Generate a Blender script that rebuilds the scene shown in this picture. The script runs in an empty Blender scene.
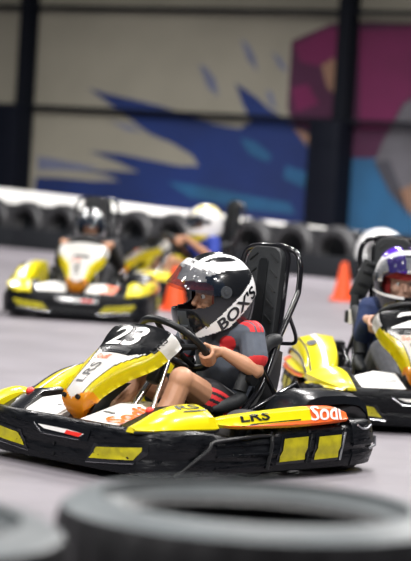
import bpy, bmesh, math, random
from mathutils import Vector, Matrix, Quaternion
random.seed(7)
D = bpy.data
SC = bpy.context.scene
COL = SC.collection
PI = math.pi
rad = math.radians

# ------------------------------------------------------------------ helpers
def tag(o, label=None, cat=None, group=None, kind=None):
    if label: o['label'] = label
    if cat: o['category'] = cat
    if group: o['group'] = group
    if kind: o['kind'] = kind
    return o

def empty(name, mw, label, cat, group=None):
    o = D.objects.new(name, None)
    o.empty_display_size = 0.1
    COL.objects.link(o)
    o.matrix_world = mw
    return tag(o, label, cat, group)

def link_mesh(name, me, parent=None):
    o = D.objects.new(name, me)
    COL.objects.link(o)
    if parent is not None: o.parent = parent
    return o

def obj(name, bm, mats, parent=None, smooth=True, sharp=40):
    me = D.meshes.new(name)
    bmesh.ops.recalc_face_normals(bm, faces=bm.faces[:])
    if smooth:
        for f in bm.faces: f.smooth = True
        lim = rad(sharp)
        for e in bm.edges:
            if len(e.link_faces) == 2 and e.calc_face_angle(0) > lim: e.smooth = False
    bm.to_mesh(me); bm.free()
    for m in (mats if isinstance(mats, (list, tuple)) else [mats]): me.materials.append(m)
    return link_mesh(name, me, parent)

def copy_tree(o, parent=None):
    c = o.copy(); COL.objects.link(c)
    if parent is not None: c.parent = parent
    for ch in list(o.children): copy_tree(ch, c)
    return c

def spline(pts, n):
    """Catmull-Rom through tuples, n samples per span"""
    P = [Vector(p) for p in pts]
    P = [2*P[0]-P[1]] + P + [2*P[-1]-P[-2]]
    out = []
    for i in range(1, len(P)-2):
        a, b, c, d = P[i-1:i+3]
        for k in range(n):
            t = k/n
            out.append(.5*((2*b)+(c-a)*t+(2*a-5*b+4*c-d)*t*t+(3*b-a-3*c+d)*t**3))
    out.append(P[-2].copy())
    return out

def add_rings(bm, rings, closed=True, cap=True, loop=False):
    V = [[bm.verts.new(p) for p in r] for r in rings]
    n = len(V[0])
    m = len(V)
    for i in range(m if loop else m-1):
        A, B = V[i], V[(i+1) % m]
        for j in range(n if closed else n-1):
            k = (j+1) % n
            bm.faces.new((A[j], A[k], B[k], B[j]))
    if cap and closed and not loop:
        bm.faces.new(V[0][::-1]); bm.faces.new(V[-1])
    return V

def add_tube(bm, pts, r, seg=10, smooth=0, loop=False):
    pts = [Vector(p) for p in pts]
    if smooth: pts = spline(pts, smooth)
    m = len(pts)
    rs = r if isinstance(r, (list, tuple)) else [r]*m
    T = []
    for i in range(m):
        a = pts[(i-1) % m] if (loop or i) else pts[0]
        b = pts[(i+1) % m] if (loop or i < m-1) else pts[-1]
        T.append((b-a).normalized())
    n = T[0].orthogonal().normalized()
    rings = []
    for i in range(m):
        if i: n = (T[i-1].rotation_difference(T[i])) @ n
        n = (n - T[i]*n.dot(T[i])).normalized()
        bn = T[i].cross(n)
        rings.append([pts[i] + rs[i]*(math.cos(2*PI*k/seg)*n + math.sin(2*PI*k/seg)*bn) for k in range(seg)])
    add_rings(bm, rings, loop=loop)

def tube(name, pts, r, mat, parent=None, **k):
    bm = bmesh.new(); add_tube(bm, pts, r, **k); return obj(name, bm, mat, parent)

def add_box(bm, c, s, rot=None, bevel=0):
    M = Matrix.Translation(Vector(c))
    if rot: M = M @ rot.to_4x4()
    M = M @ Matrix.Diagonal((s[0], s[1], s[2], 1))
    r = bmesh.ops.create_cube(bm, size=1, matrix=M)
    if bevel:
        es = list({e for v in r['verts'] for e in v.link_edges})
        bmesh.ops.bevel(bm, geom=es, offset=bevel, segments=2, affect='EDGES', profile=.6)

def box(name, c, s, mat, parent=None, rot=None, bevel=0):
    bm = bmesh.new(); add_box(bm, c, s, rot, bevel); return obj(name, bm, mat, parent, sharp=30)

def add_lathe(bm, prof, seg, M=Matrix.Identity(4), loop=True):
    """prof (r,h) swept round local Z"""
    rings = []
    for k in range(seg):
        a = 2*PI*k/seg
        rings.append([M @ Vector((r*math.cos(a), r*math.sin(a), h)) for r, h in prof])
    add_rings(bm, rings, closed=loop, cap=False, loop=True)

def add_ellipsoid(bm, c, s, rot=None, seg=20, rings=14):
    Mx = Matrix.Translation(Vector(c))
    if rot: Mx = Mx @ rot.to_4x4()
    bmesh.ops.create_uvsphere(bm, u_segments=seg, v_segments=rings, radius=1, matrix=Mx @ Matrix.Diagonal((*s, 1)))

def quadmap(P00, P10, P11, P01, bulge=None):
    P = [Vector(p) for p in (P00, P10, P11, P01)]
    n = (P[1]-P[0]).cross(P[3]-P[0]).normalized()
    def f(u, v, off=0):
        return (P[0]*(1-u)+P[1]*u)*(1-v) + (P[3]*(1-u)+P[2]*u)*v + n*off
    return f

def mesh_map(bm, fn, maxlen):
    for _ in range(7):
        es = [e for e in bm.edges if e.calc_length() > maxlen]
        if not es: break
        bmesh.ops.subdivide_edges(bm, edges=es, cuts=1)
        bmesh.ops.triangulate(bm, faces=[f for f in bm.faces if len(f.verts) > 3])
    for v in bm.verts: v.co = fn(v.co.x, v.co.y)

def decal(name, poly, fn, mat, parent, maxlen=.08, thick=0):
    """flat polygon in (u,v) laid on surface fn"""
    bm = bmesh.new()
    bm.faces.new([bm.verts.new((p[0], p[1], 0)) for p in poly])
    bmesh.ops.triangulate(bm, faces=bm.faces[:])
    mesh_map(bm, fn, maxlen)
    return obj(name, bm, mat, parent)

def text(name, body, fn, mat, parent, u0, v0, u1, v1, shear=0.0, bold=0.0, maxlen=.1, ux=(1, 0), condense=None):
    """text fitted into the (u,v) box; ux=(0,1) runs it along v with letter tops toward -u"""
    cu = D.curves.new('t', 'FONT'); cu.body = body; cu.shear = shear; cu.offset = bold
    cu.resolution_u = 3
    t = D.objects.new('t', cu); COL.objects.link(t)
    dg = bpy.context.evaluated_depsgraph_get()
    me = D.meshes.new_from_object(t.evaluated_get(dg))
    D.objects.remove(t); D.curves.remove(cu)
    bm = bmesh.new(); bm.from_mesh(me); D.meshes.remove(me)
    bmesh.ops.triangulate(bm, faces=bm.faces[:])
    xs = [v.co.x for v in bm.verts]; ys = [v.co.y for v in bm.verts]
    x0, x1, y0, y1 = min(xs), max(xs), min(ys), max(ys)
    for v in bm.verts:
        a = (v.co.x-x0)/(x1-x0); b = (v.co.y-y0)/(y1-y0)
        if ux == (1, 0): v.co = (u0+(u1-u0)*a, v0+(v1-v0)*b, 0)
        else: v.co = (u1-(u1-u0)*b, v0+(v1-v0)*a, 0)
    mesh_map(bm, fn, maxlen)
    return obj(name, bm, mat, parent, smooth=False)

from mathutils.bvhtree import BVHTree
def snap(o, fn, off=.003):
    """lay fn(u,v) onto the real surface of a part"""
    me = o.data
    t = BVHTree.FromPolygons([v.co.copy() for v in me.vertices], [tuple(p.vertices) for p in me.polygons])
    def g(u, v):
        p = fn(u, v); q, n, i, d = t.find_nearest(p)
        if q is None: return p
        if n.dot(p-q) < 0 and d > .002: n = -n
        return q+n*off
    return g

# ------------------------------------------------------------------ materials
def mat(name, col, rough=.5, metal=0., coat=0., var=0., vscale=8., bump=0., bscale=30., spec=.5, trans=0., alpha=1., stretch=None, col2=None, coat_rough=.08, rvar=0):
    m = D.materials.new(name); m.use_nodes = True
    nt = m.node_tree; b = nt.nodes['Principled BSDF']
    b.inputs['Base Color'].default_value = (*col, 1)
    b.inputs['Roughness'].default_value = rough
    b.inputs['Metallic'].default_value = metal
    b.inputs['Coat Weight'].default_value = coat
    b.inputs['Coat Roughness'].default_value = coat_rough
    b.inputs['Specular IOR Level'].default_value = spec
    b.inputs['Transmission Weight'].default_value = trans
    b.inputs['Alpha'].default_value = alpha
    if var or bump or rvar:
        tc = nt.nodes.new('ShaderNodeTexCoord'); mp = nt.nodes.new('ShaderNodeMapping')
        nt.links.new(tc.outputs['Object'], mp.inputs[0])
        if stretch: mp.inputs['Scale'].default_value = stretch
    if var or rvar:
        n = nt.nodes.new('ShaderNodeTexNoise'); n.inputs['Scale'].default_value = vscale; n.inputs['Detail'].default_value = 6
        nt.links.new(mp.outputs[0], n.inputs['Vector'])
    if var:
        mx = nt.nodes.new('ShaderNodeMix'); mx.data_type = 'RGBA'
        c2 = col2 or tuple(c*(1-var) for c in col)
        mr = nt.nodes.new('ShaderNodeMapRange'); mr.inputs[1].default_value = .35; mr.inputs[2].default_value = .65
        nt.links.new(n.outputs['Fac'], mr.inputs[0]); nt.links.new(mr.outputs[0], mx.inputs[0])
        mx.inputs[6].default_value = (*c2, 1); mx.inputs[7].default_value = (*col, 1)
        nt.links.new(mx.outputs[2], b.inputs['Base Color'])
    if rvar:
        m2 = nt.nodes.new('ShaderNodeMapRange'); m2.inputs[1].default_value = .3; m2.inputs[2].default_value = .7
        m2.inputs[3].default_value = max(0, rough-rvar); m2.inputs[4].default_value = rough+rvar
        nt.links.new(n.outputs['Fac'], m2.inputs[0]); nt.links.new(m2.outputs[0], b.inputs['Roughness'])
    if bump:
        n2 = nt.nodes.new('ShaderNodeTexNoise'); n2.inputs['Scale'].default_value = bscale; n2.inputs['Detail'].default_value = 4
        nt.links.new(mp.outputs[0], n2.inputs['Vector'])
        bp = nt.nodes.new('ShaderNodeBump'); bp.inputs['Strength'].default_value = bump; bp.inputs['Distance'].default_value = .01
        nt.links.new(n2.outputs['Fac'], bp.inputs['Height']); nt.links.new(bp.outputs[0], b.inputs['Normal'])
    return m

M = dict(
    floor=mat('painted_concrete_floor', (.20, .185, .205), .5, var=.2, vscale=1.6, bump=.08, bscale=40),
    wall=mat('beige_cladding', (.20, .188, .15), .8, var=.10, vscale=1.5),
    steel=mat('black_steel', (.004, .005, .008), .6, spec=.12),
    padding=mat('black_padding', (.003, .004, .008), .6, bump=.2, bscale=12, spec=.12),
    whitewall=mat('white_tarp', (.90, .89, .86), .6, var=.05, vscale=2),
    belt=mat('black_shade_belt', (.007, .008, .010), .65, bump=.4, bscale=25, spec=.2),
    tyre=mat('black_tyre_rubber', (.018, .018, .020), .5, var=.4, vscale=9, bump=.2, bscale=60),
    tyregrey=mat('sheen_tyre_sidewall', (.11, .128, .136), .5, var=.3, vscale=5),  # overhead light's sheen on black rubber, put into the grey
    tyrewhite=mat('white_painted_tyre', (.62, .62, .62), .6, var=.25, vscale=8),
    plastic=mat('scuffed_black_plastic', (.005, .006, .008), .34, var=.35, vscale=14, bump=.4, bscale=22, stretch=(1, 1, 5), rvar=.14, spec=.22),
    black=mat('black_plastic', (.006, .007, .008), .40, bump=.05, spec=.35),
    blacksheet=mat('gloss_black_sheet', (.006, .007, .009), .24, spec=.45),
    darkgrey=mat('dark_grey_padding', (.018, .020, .022), .55, bump=.15, spec=.35, bscale=60),
    yellow=mat('yellow_bodywork', (.80, .68, .004), .28, coat=.35, var=.06, vscale=20),
    yellowslot=mat('shaded_yellow_insert', (.50, .44, .008), .45, var=.3, vscale=25),  # bodywork yellow dimmed, shade of the recess put into the colour
    white=mat('white_bodywork', (.83, .82, .79), .3, coat=.35, var=.04, vscale=15),
    orange=mat('orange_bodywork', (.90, .38, .015), .3, coat=.35),
    orangered=mat('orange_red_graphic', (.86, .13, .02), .35),
    red=mat('red_plastic', (.75, .03, .02), .4),
    chrome=mat('bright_metal', (.75, .76, .78), .22, metal=1),
    tubeblack=mat('gloss_black_tube', (.008, .008, .010), .16, coat=.6),
    kart_tyre=mat('kart_tyre_rubber', (.025, .025, .027), .55, var=.3, vscale=30),
    rim=mat('grey_rim', (.35, .36, .38), .35, metal=.8),
    cream=mat('cream_plastic', (.62, .55, .36), .45),
    skin=mat('skin', (.56, .29, .175), .5, var=.12, vscale=20),
    skinlight=mat('light_skin', (.60, .36, .26), .5, var=.10, vscale=20),
    shirt=mat('slate_jersey', (.085, .10, .13), .75, var=.15, vscale=30, bump=.25, bscale=25),
    shirtred=mat('jersey_red_trim', (.62, .025, .03), .7),
    shorts=mat('black_shorts', (.012, .012, .015), .75),
    shoe=mat('tan_shoe', (.42, .24, .12), .7, var=.4, vscale=60, bump=.4, bscale=80),
    navy=mat('navy_sweatshirt', (.012, .03, .11), .75, var=.3, vscale=20, bump=.3, bscale=20),
    jeans=mat('grey_trousers', (.09, .095, .115), .75, var=.3, vscale=25, bump=.3, bscale=20),
    blueshirt=mat('blue_shirt', (.02, .05, .36), .7),
    darkcloth=mat('dark_cloth', (.02, .02, .024), .75),
    hwhite=mat('helmet_white', (.86, .86, .86), .18, coat=.6),
    hblack=mat('helmet_black', (.008, .009, .011), .2, coat=.6),
    hgrey=mat('helmet_grey', (.05, .055, .062), .35),
    hsilver=mat('helmet_silver', (.45, .46, .47), .2, metal=.7, coat=.6),
    hpurple=mat('helmet_purple', (.09, .02, .42), .2, coat=.6),
    hyellow=mat('helmet_yellow', (.80, .66, .05), .2, coat=.6),
    lining=mat('red_lining', (.28, .02, .018), .8),
    darklining=mat('dark_lining', (.02, .02, .02), .8),
    visor=mat('smoked_visor', (.02, .03, .05), .05, alpha=.50, spec=.6, coat=.3),
    eye=mat('eye_white', (.8, .78, .75), .2),
    iris=mat('eye_brown', (.03, .015, .008), .2),
    lips=mat('lips', (.42, .13, .10), .5),
    cone=mat('orange_cone_plastic', (.90, .10, .02), .45),
    mblue=mat('mural_blue', (.002, .016, .10), .7, var=.35, vscale=.9),
    mnavy=mat('mural_navy', (.008, .015, .09), .7, var=.2, vscale=1),
    mcyan=mat('mural_cyan', (.008, .07, .16), .7, var=.35, vscale=1.5),
    mmag=mat('mural_magenta', (.10, .003, .045), .7, var=.25, vscale=1.2),
    mpurple=mat('mural_plum', (.04, .003, .026), .7, var=.3, vscale=1.2),
    mgrey=mat('mural_grey', (.085, .082, .095), .7, var=.3, vscale=1.5),
    mdgrey=mat('mural_dark_grey', (.03, .03, .04), .7),
    mbrown=mat('mural_brown', (.20, .11, .07), .7, var=.3, vscale=2),
    mhaze=mat('mural_faded_blue', (.10, .11, .17), .7, var=.2, vscale=2),
)

# ------------------------------------------------------------------ camera
F_PX, CAM_H = 2400., 1.2
pitch, roll = math.atan(119.5/F_PX), rad(3.5)
cam = D.cameras.new('camera'); co = D.objects.new('camera', cam); COL.objects.link(co)
fw = Vector((0, math.cos(pitch), -math.sin(pitch))); rt = Vector((1, 0, 0)); up = rt.cross(fw)
r2 = rt*math.cos(roll)+up*math.sin(roll); u2 = -rt*math.sin(roll)+up*math.cos(roll)
co.matrix_world = Matrix(((r2.x, u2.x, -fw.x, 0), (r2.y, u2.y, -fw.y, 0), (r2.z, u2.z, -fw.z, CAM_H), (0, 0, 0, 1)))
cam.sensor_fit = 'VERTICAL'; cam.sensor_height = 36; cam.lens = F_PX/561*36
cam.clip_start = .1; cam.clip_end = 200
cam.dof.use_dof = True; cam.dof.focus_distance = 9.5; cam.dof.aperture_fstop = 2.8
SC.camera = co

# ------------------------------------------------------------------ setting
bm = bmesh.new(); add_box(bm, (0, 22, -.05), (34, 46, .1)); tag(obj('floor', bm, M['floor'], smooth=False), kind='structure')
WA = rad(36); WC = Vector((-.1022, 31.5, 0)); WD = Vector((math.cos(WA), -math.sin(WA), 0)); WN = Vector((-math.sin(WA), -math.cos(WA), 0))
def wallpt(u, z, off=0): return WC + WD*u + WN*off + Vector((0, 0, z))
RW = Matrix.Rotation(-WA, 3, 'Z')
bm = bmesh.new(); add_box(bm, wallpt(0, 2.6, -.1), (15, .2, 5.2), RW)
wl = obj('wall_back', bm, M['wall'], smooth=False); tag(wl, kind='structure')
n = 0
for z, h, o in ((3.16, .055, .14), (1.80, .055, .14)):
    n += 1
    bm = bmesh.new(); add_box(bm, wallpt(0, z, o), (15, .08, h), RW)
    tag(obj('trim_%d' % n, bm, M['steel'], smooth=False), kind='structure')
for u in (-3.02, 2.20):
    n += 1
    bm = bmesh.new()
    add_box(bm, wallpt(u, 2.6, .16), (.035, .16, 5.2), RW)
    for s in (-1, 1): add_box(bm, wallpt(u, 2.6, .16+.075*s), (.20, .02, 5.2), RW)
    tag(obj('trim_%d' % n, bm, M['steel'], smooth=False), kind='structure')
def column_pad(u, w, lab):
    bm = bmesh.new()
    add_box(bm, wallpt(u, .9, .31), (w, .12, 1.8), RW, .03)
    for s in (-1, 1): add_box(bm, wallpt(u+s*(w/2-.03), .9, .17), (.06, .30, 1.8), RW, .02)
    for z in (.5, 1.0, 1.5): add_box(bm, wallpt(u, z, .372), (w*.98, .012, .04), RW, .004)
    tag(obj('column_pad', bm, M['padding']), lab, 'padding', 'pads on the wall columns')
column_pad(-3.24, .56, 'black padding around the left wall column, beside the blue splash tips')
column_pad(2.07, .46, 'black padding around the right wall column, in front of the magenta gem')

# mural, painted shapes lying on the wall
mu = empty('wall_mural', Matrix.Translation(wallpt(0, 1.6, 0)), 'painted mural of a blue splash and faceted gems on the beige back wall', 'mural')
def pxwall(px, py):
    v = fw + r2*((px-205.5)/F_PX) - u2*((py-280.5)/F_PX)
    o = Vector((0, 0, CAM_H)); t = (WC-o).dot(WN)/v.dot(WN); q = o+v*t
    return (q-WC).dot(WD), q.z
def shape(name, pts, m, layer, lab=None):
    uv = [pxwall(*p) for p in pts]
    bm = bmesh.new()
    f = bm.faces.new([bm.verts.new(wallpt(u, z, .004+.004*layer) - mu.location) for u, z in uv])
    ex = bmesh.ops.extrude_face_region(bm, geom=[f])
    for v in [g for g in ex['geom'] if isinstance(g, bmesh.types.BMVert)]: v.co -= WN*.003
    bmesh.ops.triangulate(bm, faces=bm.faces[:])
    o = obj(name, bm, m, mu, smooth=False)
    if lab: o['label'] = lab
shape('paint_splash', [(88, 88), (108, 94), (131, 99), (160, 106), (190, 115), (214, 124), (240, 129), (251, 122), (243, 104), (235, 83), (246, 90), (257, 98), (268, 108), (290, 122), (300, 134), (330, 150), (334, 240), (200, 225), (33, 205), (36, 177), (60, 178), (90, 181), (120, 181), (105, 175), (82, 171), (110, 171), (139, 172), (115, 161), (88, 151), (120, 154), (150, 160), (180, 166), (199, 166), (192, 155), (172, 143), (150, 134), (128, 118), (106, 101)], M['mblue'], 0, 'dark blue jagged splash')
shape('paint_splash', [(332, 150), (411, 150), (425, 250), (330, 240)], M['mcyan'], 0, 'blue paint patch right of the column')
shape('paint_streak', [(38, 156), (60, 160), (100, 168), (84, 171), (60, 170), (38, 170)], M['mhaze'], 1)
for pts in ([(240, 138), (256, 142), (272, 156), (268, 162), (250, 154)], [(286, 166), (306, 172), (330, 186), (325, 196), (300, 186), (284, 178)], [(168, 182), (200, 186), (250, 196), (290, 203), (296, 214), (240, 208), (190, 197)], [(290, 120), (312, 134), (322, 152), (306, 146)]):
    shape('paint_streak', pts, M['mcyan'], 1, 'lighter cyan brush stroke in the splash')
shape('paint_streak', [(96, 186), (150, 184), (176, 190), (140, 196), (100, 192)], M['mblue'], 2)
for pts in ([(199, 64), (207, 68), (216, 80), (219, 96), (208, 88)], [(241, 39), (248, 44), (255, 56), (258, 72), (248, 60)], [(272, 52), (281, 58), (288, 72), (280, 68)], [(266, 90), (272, 92), (277, 110), (270, 104)], [(110, 120), (130, 126), (146, 132), (128, 131)]):
    shape('paint_drip', pts, M['mhaze'], 1)
shape('painted_gem', [(292, 41), (331, 24), (372, 22), (425, 24), (425, 92), (405, 104), (384, 141), (376, 158), (345, 158), (324, 142), (294, 128), (288, 108)], M['mpurple'], 1, 'plum faceted gem')
shape('gem_facet', [(360, 30), (425, 26), (425, 88), (402, 104), (390, 128), (360, 130)], M['mmag'], 2, 'bright magenta facet')
shape('gem_facet', [(294, 44), (330, 28), (346, 30), (340, 60), (318, 66), (300, 62)], M['mmag'], 2, 'magenta upper left facet')
shape('gem_facet', [(292, 88), (308, 84), (320, 104), (296, 112)], M['mmag'], 2, 'magenta lower left facet')
shape('gem_facet', [(322, 66), (334, 58), (342, 76), (338, 96), (328, 88)], M['mbrown'], 3, 'brown patch in the gem')
shape('gem_facet', [(294, 128), (318, 138), (326, 144), (324, 156), (308, 146)], M['mbrown'], 3, 'tan lower edge of the gem')
shape('painted_gem', [(425, 92), (405, 104), (384, 141), (375, 162), (390, 192), (411, 216), (425, 220)], M['mgrey'], 3, 'grey faceted gem')
shape('gem_facet', [(375, 162), (390, 160), (402, 190), (411, 216), (390, 192)], M['mdgrey'], 4, 'dark facet')
shape('gem_facet', [(396, 192), (425, 180), (425, 214), (411, 212)], M['mbrown'], 4, 'brown facet')

# barrier of tyres
TA = rad(40); TC = Vector((-.379, 27.80, 0)); TD = Vector((math.cos(TA), -math.sin(TA), 0)); TN = Vector((-math.sin(TA), -math.cos(TA), 0))
RT = Matrix.Rotation(-TA, 3, 'Z')
def tpt(t, z, off=0): return TC + TD*t + TN*off + Vector((0, 0, z))
def tyre_mesh(name, R, W, mats, seg=48, hole=.56):
    """tyre round local Z, sidewalls material 0, tread material 1"""
    bm = bmesh.new()
    h = W/2; r0 = R*hole
    prof = [(r0, -h*.62), (r0*1.06, -h*.86), (R*.78, -h), (R*.90, -h*.95), (R*.975, -h*.74), (R, -h*.45), (R, 0), (R, h*.45), (R*.975, h*.74), (R*.90, h*.95), (R*.78, h), (r0*1.06, h*.86), (r0, h*.62), (R*.66, h*.5), (R*.84, h*.3), (R*.84, -h*.3), (R*.66, -h*.5)]
    seg2 = seg*2
    rings = []
    for k in range(seg2):
        a = 2*PI*k/seg2
        ring = []
        for i, (r, z) in enumerate(prof):
            if 5 <= i <= 7 and k % 4 == 0: r -= R*.018
            if i == 6: r += R*.0
            ring.append(Vector((r*math.cos(a), r*math.sin(a), z)))
        rings.append(ring)
    add_rings(bm, rings, closed=True, cap=False, loop=True)
    for f in bm.faces:
        c = f.calc_center_median(); rr = math.hypot(c.x, c.y)
        f.material_index = 1 if (rr > R*.955 or (rr < R*.9 and abs(c.z) < h*.6)) else 0
    me_o = obj(name, bm, mats, sharp=35)
    return me_o
RTY = .288
base = tyre_mesh('tyre', RTY, .19, [M['tyre'], M['tyre']], seg=28, hole=.60)
NT = 11
white_me = None
for i in range(NT):
    o = base if i == 0 else base.copy()
    if i: COL.objects.link(o)
    t = -2.98 + i*.592
    tilt = random.uniform(-2, 3)
    rot = Matrix.Rotation(-TA+rad(tilt), 4, 'Z') @ Matrix.Rotation(rad(90+random.uniform(0, 3)), 4, 'X') @ Matrix.Rotation(random.uniform(0, 6), 4, 'Z')
    o.matrix_world = Matrix.Translation(tpt(t, RTY+.004, random.uniform(-.01, .01))) @ rot
    names = ['leftmost', 'second', 'third', 'fourth', 'fifth', 'sixth', 'seventh', 'eighth', 'ninth', 'tenth', 'eleventh', 'twelfth', 'thirteenth', 'next to last', 'last']
    if i == 10:
        wm = base.data.copy(); wm.materials.clear()
        wm.materials.append(M['tyrewhite']); wm.materials.append(M['tyrewhite']); o.data = wm
        tag(o, 'white painted tyre at the right end of the tyre barrier', 'tyre', 'upright tyres of the track barrier')
    elif i == 0: tag(o, 'black tyre at the left end of the barrier row behind the rubber belt', 'tyre', 'upright tyres of the track barrier')
    elif i == 9: tag(o, 'black upright barrier tyre directly left of the white tyre', 'tyre', 'upright tyres of the track barrier')
    else: tag(o, 'black upright tyre in the barrier row, %s tyre from the left end' % names[i], 'tyre', 'upright tyres of the track barrier')
bm = bmesh.new()
for k in range(10):
    t0 = -4.2+k*.86
    add_box(bm, tpt(t0+.43, .125, .155), (.865, .022, .25), RT, .004)
tag(obj('shade_belt', bm, M['belt']), 'long black rubber belt and shade strip along the foot of the tyre barrier', 'belt')  # belt strip, also standing in for the tyres' shaded lower halves
bm = bmesh.new()
for k in range(10):
    add_box(bm, tpt(-3.77+k*.86, .265, -.16), (.865, .022, .53), RT, .004)
tag(obj('shade_belt', bm, M['belt']), 'black sheet added behind the tyres to darken their holes, in front of the white barrier', 'belt')  # dark backing added so the tyre holes look shaded
bm = bmesh.new()
rings = []
for k in range(13):
    t = -4.8+k*.82
    zt = .745 - .026*(k) + random.uniform(-.006, .006)
    o = -.36
    rings.append([tpt(t, .0, o), tpt(t, zt, o), tpt(t, zt, o-.12), tpt(t, 0, o-.12)])
add_rings(bm, rings)
tag(obj('barrier_cover', bm, M['whitewall']), 'long white barrier running behind the row of black tyres', 'barrier')

# traffic cones
def cone(x, y, s, lab, lean=0):
    r = empty('traffic_cone', Matrix.Translation((x, y, 0)) @ Matrix.Rotation(rad(lean), 4, 'Y'), lab, 'cone', 'orange traffic cones')
    bm = bmesh.new(); add_box(bm, (0, 0, .012*s), (.26*s, .26*s, .024*s), None, .01*s); obj('base', bm, M['cone'], r)
    bm = bmesh.new()
    add_lathe(bm, [(.105*s, .024*s), (.098*s, .05*s), (.034*s, .37*s), (.028*s, .385*s), (.018*s, .385*s), (.02*s, .36*s), (.085*s, .04*s)], 28)
    obj('cone_body', bm, M['cone'], r)
cone(-.235, 19.0, .92, 'orange traffic cone beside the far left kart, left of the black and white helmet')
cone(1.26, 21.9, .92, 'orange traffic cone standing by the tyres left of the purple helmet')

# foreground tyre stacks
fg = tyre_mesh('tyre', .385, .182, [M['tyregrey'], M['tyre']], seg=60, hole=.74)
first = True
STK = {'centre': 'blurred grey tyre %s of the wide stack in the centre foreground', 'left': 'blurred grey tyre %s of the stack in the left foreground corner', 'right': 'blurred grey tyre %s of the stack at the right foreground edge'}
for (x, y, lab) in ((.125, 4.62, 'centre'), (-.60, 4.16, 'left'), (.915, 4.82, 'right')):
    for k in range(3):
        o = fg if first else fg.copy()
        if not first: COL.objects.link(o)
        first = False
        o.matrix_world = Matrix.Translation((x+random.uniform(-.006, .006), y, .092+k*.1835)) @ Matrix.Rotation(random.uniform(0, 6), 4, 'Z')
        tag(o, STK[lab] % ('at the bottom', 'in the middle', 'on top')[k], 'tyre', 'stacked tyres in the foreground')

# ------------------------------------------------------------------ kart
def sweep_path(half):
    """outline points (x,y) left half front->rear, mirrored; returns dense list from right-rear over front to left-rear"""
    L = [Vector((x, y, 0)) for x, y in half]
    R = [Vector((x, -y, 0)) for x, y in half[::-1] if y > 1e-6]
    return spline([tuple(v) for v in R + L], 8)

HALF = [(.650, 0), (.651, .18), (.642, .35), (.606, .465), (.52, .522), (.38, .533), (.20, .532), (.02, .528), (-.2, .525), (-.42, .52), (-.56, .495), (-.655, .435), (-.695, .35), (-.705, .18), (-.705, 0)]
def catpath(pts, n=14):
    return spline([(x, y, 0) for x, y in pts], n)
OUT = catpath(HALF)                   # left side half loop, front centre -> rear centre
FULL = [Vector((v.x, -v.y, 0)) for v in OUT[::-1][:-1]] + OUT   # rear centre -> right side -> front -> left -> rear
ARC = [0.]
for a, b in zip(FULL, FULL[1:]): ARC.append(ARC[-1]+(b-a).length)
MID = ARC[len(OUT)-1]                 # arc value at front centre; u = ARC - MID, left positive
UMAX = ARC[-1]-MID
def at_u(u):
    s = min(max(u+MID, 0), ARC[-1]-1e-6)
    lo, hi = 0, len(ARC)-1
    while hi-lo > 1:
        m_ = (lo+hi)//2
        if ARC[m_] <= s: lo = m_
        else: hi = m_
    t = (s-ARC[lo])/(ARC[hi]-ARC[lo])
    p = FULL[lo].lerp(FULL[hi], t)
    def tn(i):
        a = FULL[max(i-1, 0)]; b = FULL[min(i+1, len(FULL)-1)]; return (b-a).normalized()
    tg = tn(lo).lerp(tn(hi), t).normalized()
    nrm = Vector((tg.y, -tg.x, 0))
    if nrm.dot(p) < 0: nrm = -nrm
    return p, nrm
def u_of_x(x):
    """arc value on the left side where the outline has this x"""
    best = min(range(len(OUT)), key=lambda i: abs(OUT[i].x-x)); return ARC[len(OUT)-1+best]-MID
# bumper profile: (fraction of height, outward offset)
PROF = [(0, -.035), (.04, -.012), (.30, 0), (.36, -.006), (.42, -.006), (.48, .002), (.86, -.010), (.95, -.016), (1, -.030)]
def pr_off(f):
    for (a, oa), (b, ob) in zip(PROF, PROF[1:]):
        if f <= b: return oa+(ob-oa)*(f-a)/(b-a)
    return PROF[-1][1]
def ztop(u):
    a = abs(u); uf = u_of_x(.42); us = u_of_x(.12); ur = u_of_x(-.02)
    if a < uf: return .205
    if a < us: return .205+(.165-.205)*(a-uf)/(us-uf)
    if a < ur: return .165+.02*(a-us)/(ur-us)
    return .195
ZB = .028
def bsurf(u, z, off=0):
    p, nr = at_u(u); zt = ztop(u); f = min(max((z-ZB)/(zt-ZB), 0), 1)
    return p + nr*(pr_off(f)+off) + Vector((0, 0, z))
def bumper(name, u0, u1, parent, mat_, drop=0., n=60, wall=.045, ribs=()):
    bm = bmesh.new(); rings = []
    for k in range(n+1):
        u = u0+(u1-u0)*k/n; p, nr = at_u(u); zt = ztop(u)-drop
        ring = []
        for f, o in PROF: ring.append(p+nr*o+Vector((0, 0, ZB+(zt-ZB)*f)))
        ring.append(p-nr*wall+Vector((0, 0, zt-.004))); ring.append(p-nr*wall+Vector((0, 0, ZB+.01)))
        rings.append(ring)
    add_rings(bm, rings)
    for z in ribs:
        add_tube(bm, [bsurf(u0+(u1-u0)*k/n, z, .002) for k in range(n+1)], .005, seg=6)
    return obj(name, bm, mat_, parent, sharp=50)

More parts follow.
